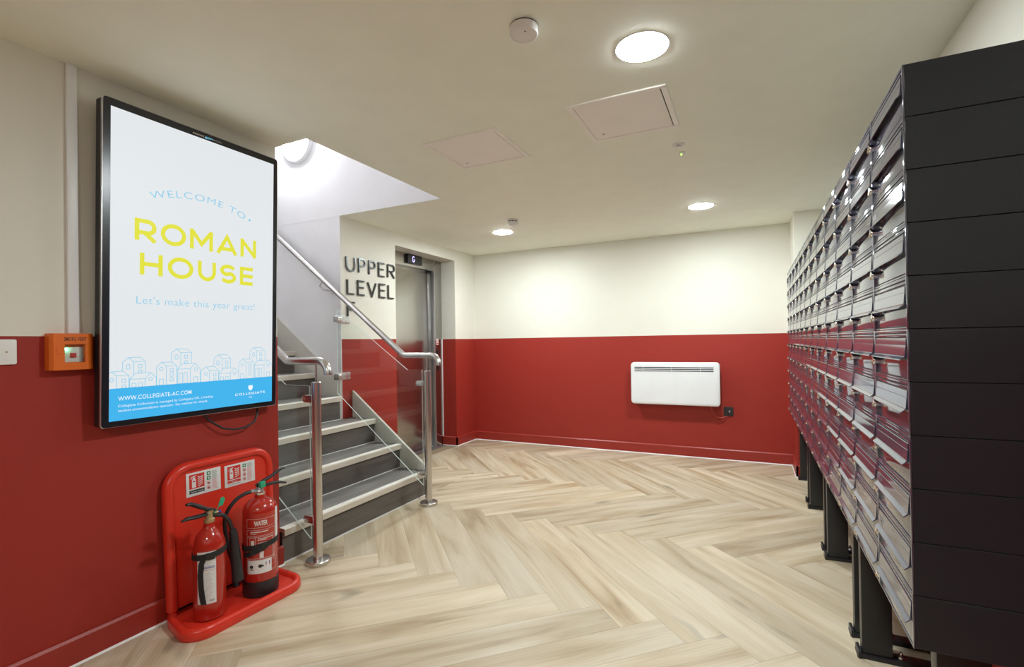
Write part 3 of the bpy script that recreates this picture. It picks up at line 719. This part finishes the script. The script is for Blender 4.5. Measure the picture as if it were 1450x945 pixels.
part('seal_tag', MB().prism([(-.012, .540), (.010, .540), (.014, .568), (.004, .582), (-.010, .578)], .0, .003, 'X').xf(lambda x, y, z: (x+.026, y+.038+(z-.54)*.25, z-.006)).tube([(.024, .008, .505), (.027, .034, .537)], .0018, 6), 'tag', t)
wr = cylmap(CX, CY, CR, cm)
lb = part('paper_label', patch(FMB(), wr, -.052, .026, .085, .338, .0006), 'paper', t)
part('label_name', FMB().text('FENWICK', -.028, .022, .236, .247, 0, .02, 1.0, lambda x, y, z: wr(x, y+.02, .001)), 'printblue', lb)
m = FMB()
for k in range(26):
    zz = .322-k*.0088
    if 6 < k < 10: continue
    a = -.022+random.uniform(0, .008); patch(m, wr, a, a+random.uniform(.014, .036), zz, zz+.0016, .001, 4)
patch(m, wr, -.002, .018, .096, .106, .001, 4)
part('label_print', m, 'printgrey', lb)
m = FMB(); patch(m, wr, -.026, .022, .248, .2495, .001, 6); part('label_line', m, 'printred', lb)
part('strap', strap_ring(MB(), CR, .318, .028, .003, .010, cm, 0, 2*PI), 'rubber', t)
part('buckle', patch(MB(), wr, -.012, .022, .300, .334, .006, 6).xf(lambda x, y, z: (x, y, z)), 'blackplastic', t)
m = MB()
tail = [(-.022, .310), (-.032, .280), (-.036, .23), (-.034, .17), (-.029, .12), (-.024, .087)]
m.loft([[wr(s-.011, z, .002), wr(s+.011, z, .002), wr(s+.011, z, .006), wr(s-.011, z, .006)] for s, z in tail])
part('strap_tail', m, 'rubber', t)
hp = [(.004, .018, .490), (.010, .060, .478), (.014, .088, .440), (.016, .098, .400), (.02, .104, .372)]
hz = part('horn_hose', MB().tube(hp, .010, 12), 'blackplastic', t, smooth=.9)
part('discharge_horn', MB().cyl((.020, .104, .375), (.036, .116, .125), .019, .0265, 20).cyl((.020, .104, .39), (.020, .104, .375), .015, .019, 20), 'blackplastic', hz, smooth=.6)
# --- water extinguisher
WX, WY, WR = -2.282, 1.712, .081
wm = math.atan2(-WY, -WX)
t = thing('fire_extinguisher', 'wide red water fire extinguisher with black base, right on stand', 'fire extinguisher', (WX, WY, ZB)); t.scale = (1, 1, .945)
part('cylinder', MB().lathe([(.070, 0), (.078, .003), (WR, .010), (WR, .435), (.0795, .452), (.071, .474), (.054, .492), (.034, .502), (.026, .506), (.025, .520)], n=44), 'redsteel', t, smooth=.7)
part('base_boot', MB().lathe([(.076, -.001), (.0825, 0), (.084, .006), (.0835, .080), (.0813, .081)], n=44), 'blackplastic', t, smooth=.6)
v = part('valve', MB().lathe([(.022, .518), (.024, .522), (.024, .530), (.017, .534), (.016, .560), (.012, .566)], n=20), 'silver', t, smooth=.6)
part('gauge', MB().lathe([(.013, .0), (.014, .004), (.014, .014), (.010, .016)], (0, 0, 0), 18).xf(lambda x, y, z: ((z+.010)*math.cos(wm)-x*math.sin(wm)*1, (z+.010)*math.sin(wm)+x*math.cos(wm), y+.532)), 'chrome', v, smooth=.6)
part('hose_collar', MB().cyl((0, -.016, .545), (0, -.052, .548), .011, .010, 14), 'silver', v, smooth=.6)
dirv = Vector((.18, 1, 0)).normalized()
def along(s, z): return (dirv.x*s, dirv.y*s, z)
part('lever', MB().tube([along(-.02, .570), along(.02, .588), along(.06, .604), along(.095, .624), along(.118, .634), along(.130, .633)], .008, 10, [.008, .010, .009, .008, .007, .005]), 'blackplastic', t, smooth=.9)
part('carry_handle', MB().tube([along(-.015, .560), along(.03, .563), along(.07, .564), along(.105, .560), along(.140, .548)], .008, 10, [.008, .009, .009, .008, .005]), 'blackplastic', t, smooth=.9)
part('seal_tag', MB().box(.012, .030, -.018, .012, .560, .592), 'tag', t, bevel=.003)
hs = [(0, -.05, .548), (-.008, -.085, .542), (-.022, -.118, .520), (-.040, -.142, .478), (-.056, -.150, .430), (-.066, -.142, .36), (-.070, -.128, .28), (-.064, -.112, .20), (-.052, -.106, .135)]
def smooth_path(P, n=6):
    out = []
    Q = [P[0]]+list(P)+[P[-1]]
    for i in range(1, len(Q)-2):
        p0, p1, p2, p3 = [Vector(q) for q in Q[i-1:i+3]]
        for k in range(n):
            a = k/n; out.append(.5*((2*p1)+(p2-p0)*a+(2*p0-5*p1+4*p2-p3)*a*a+(-p0+3*p1-3*p2+p3)*a**3))
    out.append(Vector(P[-1])); return out
h = part('hose', MB().tube(smooth_path(hs), .0095, 12), 'blackplastic', t, smooth=.9)
part('nozzle_collar', MB().cyl((-.052, -.106, .137), (-.050, -.105, .112), .011, n=14), 'brass', h, smooth=.6)
part('nozzle', MB().cyl((-.050, -.105, .112), (-.046, -.102, .06), .013, .015, 16), 'blackplastic', h, smooth=.6)
wr2 = cylmap(WX, WY, WR, wm)
part('name_text', FMB().text('WATER', -.028, .034, .378, .401, 0, .035, 1.0, lambda x, y, z: wr2(x, y, .0008)), 'printwhite', t)
m = FMB()
def outline(s0, s1, z0, z1, w=.0012):
    patch(m, wr2, s0, s1, z0, z0+w, .0008); patch(m, wr2, s0, s1, z1-w, z1, .0008); patch(m, wr2, s0, s0+w, z0, z1, .0008, 1); patch(m, wr2, s1-w, s1, z0, z1, .0008, 1)
outline(-.065, .074, .366, .412); outline(-.065, .074, .323, .355); outline(-.065, .074, .205, .318)
outline(-.050, -.022, .27, .316); outline(-.065, .074, .130, .200)
for (a, b, z, hh) in ((-.046, .036, .341, .006), (-.046, -.018, .333, .002), (-.012, .062, .307, .004), (-.012, .030, .299, .004), (-.012, .044, .284, .004)):
    q = a
    while q < b: ww = random.uniform(.004, .009); patch(m, wr2, q, min(b, q+ww), z, z+hh, .0008, 2); q += ww+.0016
for k in range(9):
    z = .190-k*.0062; q = -.060+random.uniform(0, .01)
    while q < .045: ww = random.uniform(.006, .02); patch(m, wr2, q, min(.05, q+ww), z, z+.0018, .0008, 2); q += ww+.003
for k in range(14): patch(m, wr2, .058, .058+random.uniform(.006, .013), .302-k*.009, .3045-k*.009, .0008, 2)
patch(m, wr2, -.004, .014, .205, .240, .0008, 3); patch(m, wr2, -.044, -.028, .276, .300, .0008, 3)
part('label_print', m, 'printwhite', t)
part('service_label', patch(FMB(), wr2, .079, .100, .285, .455, .0009, 5), 'paper', t)
sl = part('approval_sticker', patch(FMB(), wr2, -.060, .052, .126, .196, .0012), 'paper', t)
part('black_mark', FMB().disc(-.042, .163, .009, 0, 16).quad(-.050, -.033, .146, .151, 0).disc(-.002, .165, .010, 0, 7).quad(.004, .014, .160, .168, 0).xf(lambda x, y, z: wr2(x, y, .0016)), 'ink', sl)
part('blue_mark', FMB().quad(.022, .043, .170, .182, 0).xf(lambda x, y, z: wr2(x, y, .0016)), 'printblue', sl)
part('red_mark', FMB().quad(.022, .043, .162, .169, 0).xf(lambda x, y, z: wr2(x, y, .0016)), 'printred', sl)
part('strap', strap_ring(MB(), WR, .268, .028, .003, .014, wm, 0, 2*PI), 'rubber', t)
part('strap_end', MB().loft([[wr2(s, z-.013, .003), wr2(s, z-.013, .006), wr2(s, z+.013, .006), wr2(s, z+.013, .003)] for s, z in ((.02, .262), (-.01, .248), (-.045, .232), (-.08, .222))]), 'rubber', t)
part('buckle', patch(MB(), wr2, .004, .030, .252, .288, .0075, 5), 'blackplastic', t)

# ------------------------------------------------------------------ heater, socket
t = thing('panel_heater', 'white wall mounted panel heater on the red back wall', 'heater', mtx=back_frame(-1.232, YB, .572))
hw, hh = .928, .466
def hpan(o, z):
    P = rrect(0, hw, 0, hh, .035, 5); cx, cy = hw/2, hh/2
    return [(cx+(x-cx)*(1-o/cx*1.0)*(1+.012*(1-((y-cy)/cy)**2)*(abs(x-cx)/cx)), cy+(y-cy)*(1-o/cy), z) for x, y in P]
part('body', MB().loft([hpan(.012, .045), hpan(.004, .050), hpan(0, .060), hpan(0, .098), hpan(.003, .106), hpan(.010, .110), hpan(.030, .1105)]), 'white', t, smooth=.5)
part('mounting_frame', MB().box(.12, hw-.12, .06, hh-.08, 0, .046), 'white', t)
gr = part('outlet_grille', MB().prism(rrect(.036, hw-.052, hh-.108, hh-.040, .006, 3), .1100, .1118, 'Z'), 'white', t)
m = MB()
for r_ in range(3):
    y = hh-.062-r_*.0190
    for a, b in ((.042, .135), (.139, .44), (.444, .735), (.739, hw-.060)): m.box(a, b, y, y+.0098, .1118, .1124)
part('slots', m, 'dark', gr)
t = thing('fused_outlet', 'square black electrical outlet plate below right of the white heater', 'outlet', mtx=back_frame(-.279, YB, .468))
part('plate', MB().prism(rrect(0, .096, 0, .094, .004, 3), 0, .010, 'Z'), 'blackplastic', t, bevel=.002)
part('fuse_holder', MB().box(.052, .064, .038, .058, .010, .0125), 'printgrey', t, bevel=.001)
m = MB().tube(smooth_path([(-.40, YB-.06, .575), (-.385, YB-.055, .52), (-.35, YB-.045, .465), (-.305, YB-.032, .446), (-.27, YB-.022, .455), (-.247, YB-.012, .4655)]), .0055, 10)
tag(link('heater_cable', m.mesh('heater_cable', 'redcable', .9)), 'red cable looping from the white heater to the black outlet', 'cable')

# ------------------------------------------------------------------ ceiling fittings
def ceiling_lamp(x, y, label, r=.100):
    t = thing('ceiling_lamp', label, 'lamp', (x, y, H), group='round recessed ceiling lamps')
    part('rim', MB().lathe([(r+.007, 0), (r+.007, -.0015), (r+.005, -.0025), (r+.0005, -.0025), (r, -.001)], n=40), 'white', t, smooth=.6)
    part('diffuser', MB().lathe([(r+.0003, -.0022), (r-.003, -.0040), (r*.86, -.0046), (r*.5, -.0048), (.003, -.0048)], n=40), 'lamp', t, smooth=1)
ceiling_lamp(-.372, 1.99, 'largest round ceiling lamp, nearest, above the two white hatches')
ceiling_lamp(-.378, 4.60, 'round ceiling lamp on the right, farther back near the mailboxes')
ceiling_lamp(-2.348, 4.653, 'round ceiling lamp on the left, in front of the lift')
ceiling_lamp(-.378, -1.2, 'added round ceiling lamp behind the viewer, unseen, lighting the near end')  # added lamp, never in view, brightens the near end of the room
def hatch(x0, x1, y0, y1, label):
    t = thing('ceiling_hatch', label, 'hatch', (x0, y0, H), group='access hatches')
    w_, d_ = x1-x0, y1-y0; f = .026
    part('frame', MB().box(0, w_, 0, f, -.008, 0).box(0, w_, d_-f, d_, -.008, 0).box(0, f, f, d_-f, -.008, 0).box(w_-f, w_, f, d_-f, -.008, 0), 'offwhite', t, bevel=.002)
    part('hatch_door', MB().box(f+.0015, w_-f-.005, f+.002, d_-f-.0015, -.0055, -.0015), 'offwhite', t)
    part('seal_gap', MB().box(f, w_-f, f, d_-f, -.0008, -.0002), 'dark', t)
    part('key_lock', MB().lathe([(.009, -.0055), (.009, -.0075), (.005, -.008)], (.08, d_-.09, 0), 14), 'silver', t)
hatch(-.807, -.331, 2.317, 2.807, 'right ceiling access hatch, nearer the big lamp')
hatch(-1.711, -1.225, 2.362, 2.830, 'left ceiling access hatch, in front of the stair opening')
t = thing('smoke_alarm', 'round white drum shaped smoke alarm on the ceiling near the top edge', 'smoke alarm', (-.735, 1.655, H))
part('base', MB().lathe([(.048, 0), (.048, -.008)], n=36), 'dark', t)
part('cover', MB().lathe([(.047, -.004), (.0515, -.006), (.0525, -.030), (.050, -.035), (.046, -.036), (.044, -.034), (.003, -.033)], n=40), 'whiteplastic', t, smooth=.6)
part('indicator', MB().cyl((.012, -.018, -.0328), (.012, -.018, -.0345), .003, n=10), 'ink', t)
t = thing('smoke_detector', 'small white domed smoke detector on the ceiling beside the left lamp', 'smoke detector', (-2.02, 4.22, H))
part('base', MB().lathe([(.055, 0), (.055, -.010), (.050, -.014)], n=30), 'whiteplastic', t, smooth=.6)
part('vent_ring', MB().lathe([(.040, -.012), (.040, -.026)], n=30), 'dark', t)
m = MB().lathe([(.050, -.024), (.051, -.034), (.044, -.048), (.034, -.060), (.020, -.064), (.002, -.064)], n=30)
for k in range(8): a = k*PI/4; m.cyl((.044*math.cos(a), .044*math.sin(a), -.012), (.044*math.cos(a), .044*math.sin(a), -.030), .004, n=6)
part('dome', m, 'whiteplastic', t, smooth=.6)
t = thing('emergency_light', 'tiny recessed emergency spot in the ceiling beyond the right hatch', 'light', (-.372, 3.085, H))
part('flange', MB().lathe([(.036, 0), (.036, -.002), (.030, -.005), (.016, -.006), (.015, -.003)], n=28), 'whiteplastic', t, smooth=.6)
part('lens', MB().lathe([(.012, -.003), (.012, -.010), (.006, -.013)], n=18), 'silver', t, smooth=.6)
t = thing('ceiling_sensor', 'tiny ceiling sensor with a yellow green glint, below the emergency spot', 'sensor', (-.368, 3.225, H))
part('body', MB().lathe([(.020, 0), (.020, -.004), (.012, -.006)], n=20), 'whiteplastic', t, smooth=.6)
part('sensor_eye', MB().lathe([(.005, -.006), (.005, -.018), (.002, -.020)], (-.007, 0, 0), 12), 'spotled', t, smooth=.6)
part('sensor_stub', MB().lathe([(.006, -.006), (.006, -.014)], (.009, 0, 0), 12), 'whiteplastic', t, smooth=.6)
t = thing('bulkhead_lamp', 'round bright bulkhead lamp high on the stairwell wall', 'lamp', (-3.83, YS1, 3.195))
part('rim', MB().lathe([(.185, 0), (.185, -.03), (.175, -.045), (.150, -.050)], (0, -.0, 0), 40).xf(lambda x, y, z: (x, z, y)), 'white', t, smooth=.6)
part('diffuser', MB().lathe([(.155, -.046), (.150, -.065), (.12, -.088), (.06, -.100), (.003, -.102)], n=40).xf(lambda x, y, z: (x, z, y)), 'bulk', t, smooth=1)

# ------------------------------------------------------------------ mailbox bank
XM, YM0, YM1, ZT, ZM = .304, 1.348, 5.200, 1.8817, .6039
NC, NR = 12, 11
CW, CH = (YM1-YM0)/NC, (ZT-ZM)/NR
bank = thing('mailbox_bank', 'long charcoal bank of glossy mailboxes standing on black legs along the right wall', 'mailboxes', (XM, YM0, 0))
DEP = XR-.004-XM
g = .0006
body_me = MB().box(.0062, DEP, g, CW-g, g, CH-g).mesh('mailbox', 'charcoal', bevel=.0010, seg=1)
# raised frame: side posts, top and bottom rails with fine ribs
m = MB(); fr = .0075
m.box(.0030, .0061, 0.0004, fr, 0, CH).box(.0030, .0061, CW-fr, CW-.0004, 0, CH)
m.box(.0034, .0061, fr, CW-fr, 0, .0045).box(.0032, .0061, fr, CW-fr, CH-.0075, CH-.0005)
m.box(.0034, .0061, fr+.004, CW-fr, CH-.0170, CH-.0105)
frame_me = m.mesh('frame', 'gloss', bevel=.0011, seg=2)
door_me = MB().box(.0042, .0061, fr+.001, CW-fr-.001, .0072, .062).mesh('door', 'gloss', bevel=.0008, seg=2)
# flap: hinged on top, leaning out slightly to a narrow lip turned forward
prof = [(.0056, CH-.0205), (.0036, CH-.0205), (.0028, CH-.0215), (.0022, CH-.0345), (.0028, CH-.0350), (.0028, CH-.0358), (.0020, CH-.0364), (.0002, .0570), (-.0010, .0560), (-.0008, .0545), (-.0080, .0486), (-.0084, .0468), (-.0072, .0464), (.0006, .0525), (.0040, .0560), (.0054, CH-.03)]
m = MB().loft([[(x, y, z) for x, z in prof] for y in (fr+.006, CW-fr-.010)])
flap_me = m.mesh('flap', 'gloss', smooth=.35)
LY = CW-.0195
m = MB().lathe([(.0082, .0042), (.0082, .0008), (.0102, .0006), (.0102, -.0050), (.0092, -.0066), (.0040, -.0072), (.0005, -.0072)], n=18).xf(lambda x, y, z: (z, LY+y, .0360+x*1.08))
m.cur = 1; m.box(-.0086, -.0040, LY-.0032, LY+.0032, .0245, .0325)
lock_me = m.mesh('lock', ['lockchrome', 'brass'], smooth=.6)
marks = {(0, 8): '1184', (0, 2): '2054', (0, 1): '2052'}        # faint printed numbers on three flaps of the nearest column
for c in range(NC):
    for r_ in range(NR):
        b = link('mailbox', body_me, bank); b.location = (0, c*CW, ZM+r_*CH)
        for nm, me in (('frame', frame_me), ('door', door_me), ('flap', flap_me), ('lock', lock_me)):
            link(nm, me, b)
        if (c, r_) in marks:
            n_ = FMB().text(marks[(c, r_)], 0, .042, 0, .021, 0, .01, 1.05, lambda x, y, z: (.0006-.0004*(y > .010), CW-fr-.016-x, .0585+y))
            part('number_print', n_, 'numberprint', b)
def leg(y, full=True):
    y -= YM0
    l = part('leg', MB().box(.075, .175, y-.022, y+.022, .008, ZM-.0005), 'legblack', bank, bevel=.003)
    part('foot_bar', MB().prism([(.058, 0), (.058, .012), (.064, .018), (.33, .018), (.355, .010), (.355, 0)], y-.030, y+.030, 'Y').box(.06, .072, y-.035, y+.035, 0, .03), 'legblack', l, bevel=.002)
    for x in (.205, .325):
        part('bolt', MB().cyl((x, y, .018), (x, y, .021), .016, n=16).cyl((x, y, .021), (x, y, .032), .010, n=6).cyl((x, y, .032), (x, y, .042), .005, n=10), 'chrome', l)
    part('leg', MB().box(.335, .375, y-.022, y+.022, .0, ZM-.0005), 'legblack', bank, bevel=.003)
for y in (1.50, 2.412, 2.565, 3.388, 3.525, 4.335, 4.50, 5.165): leg(y)
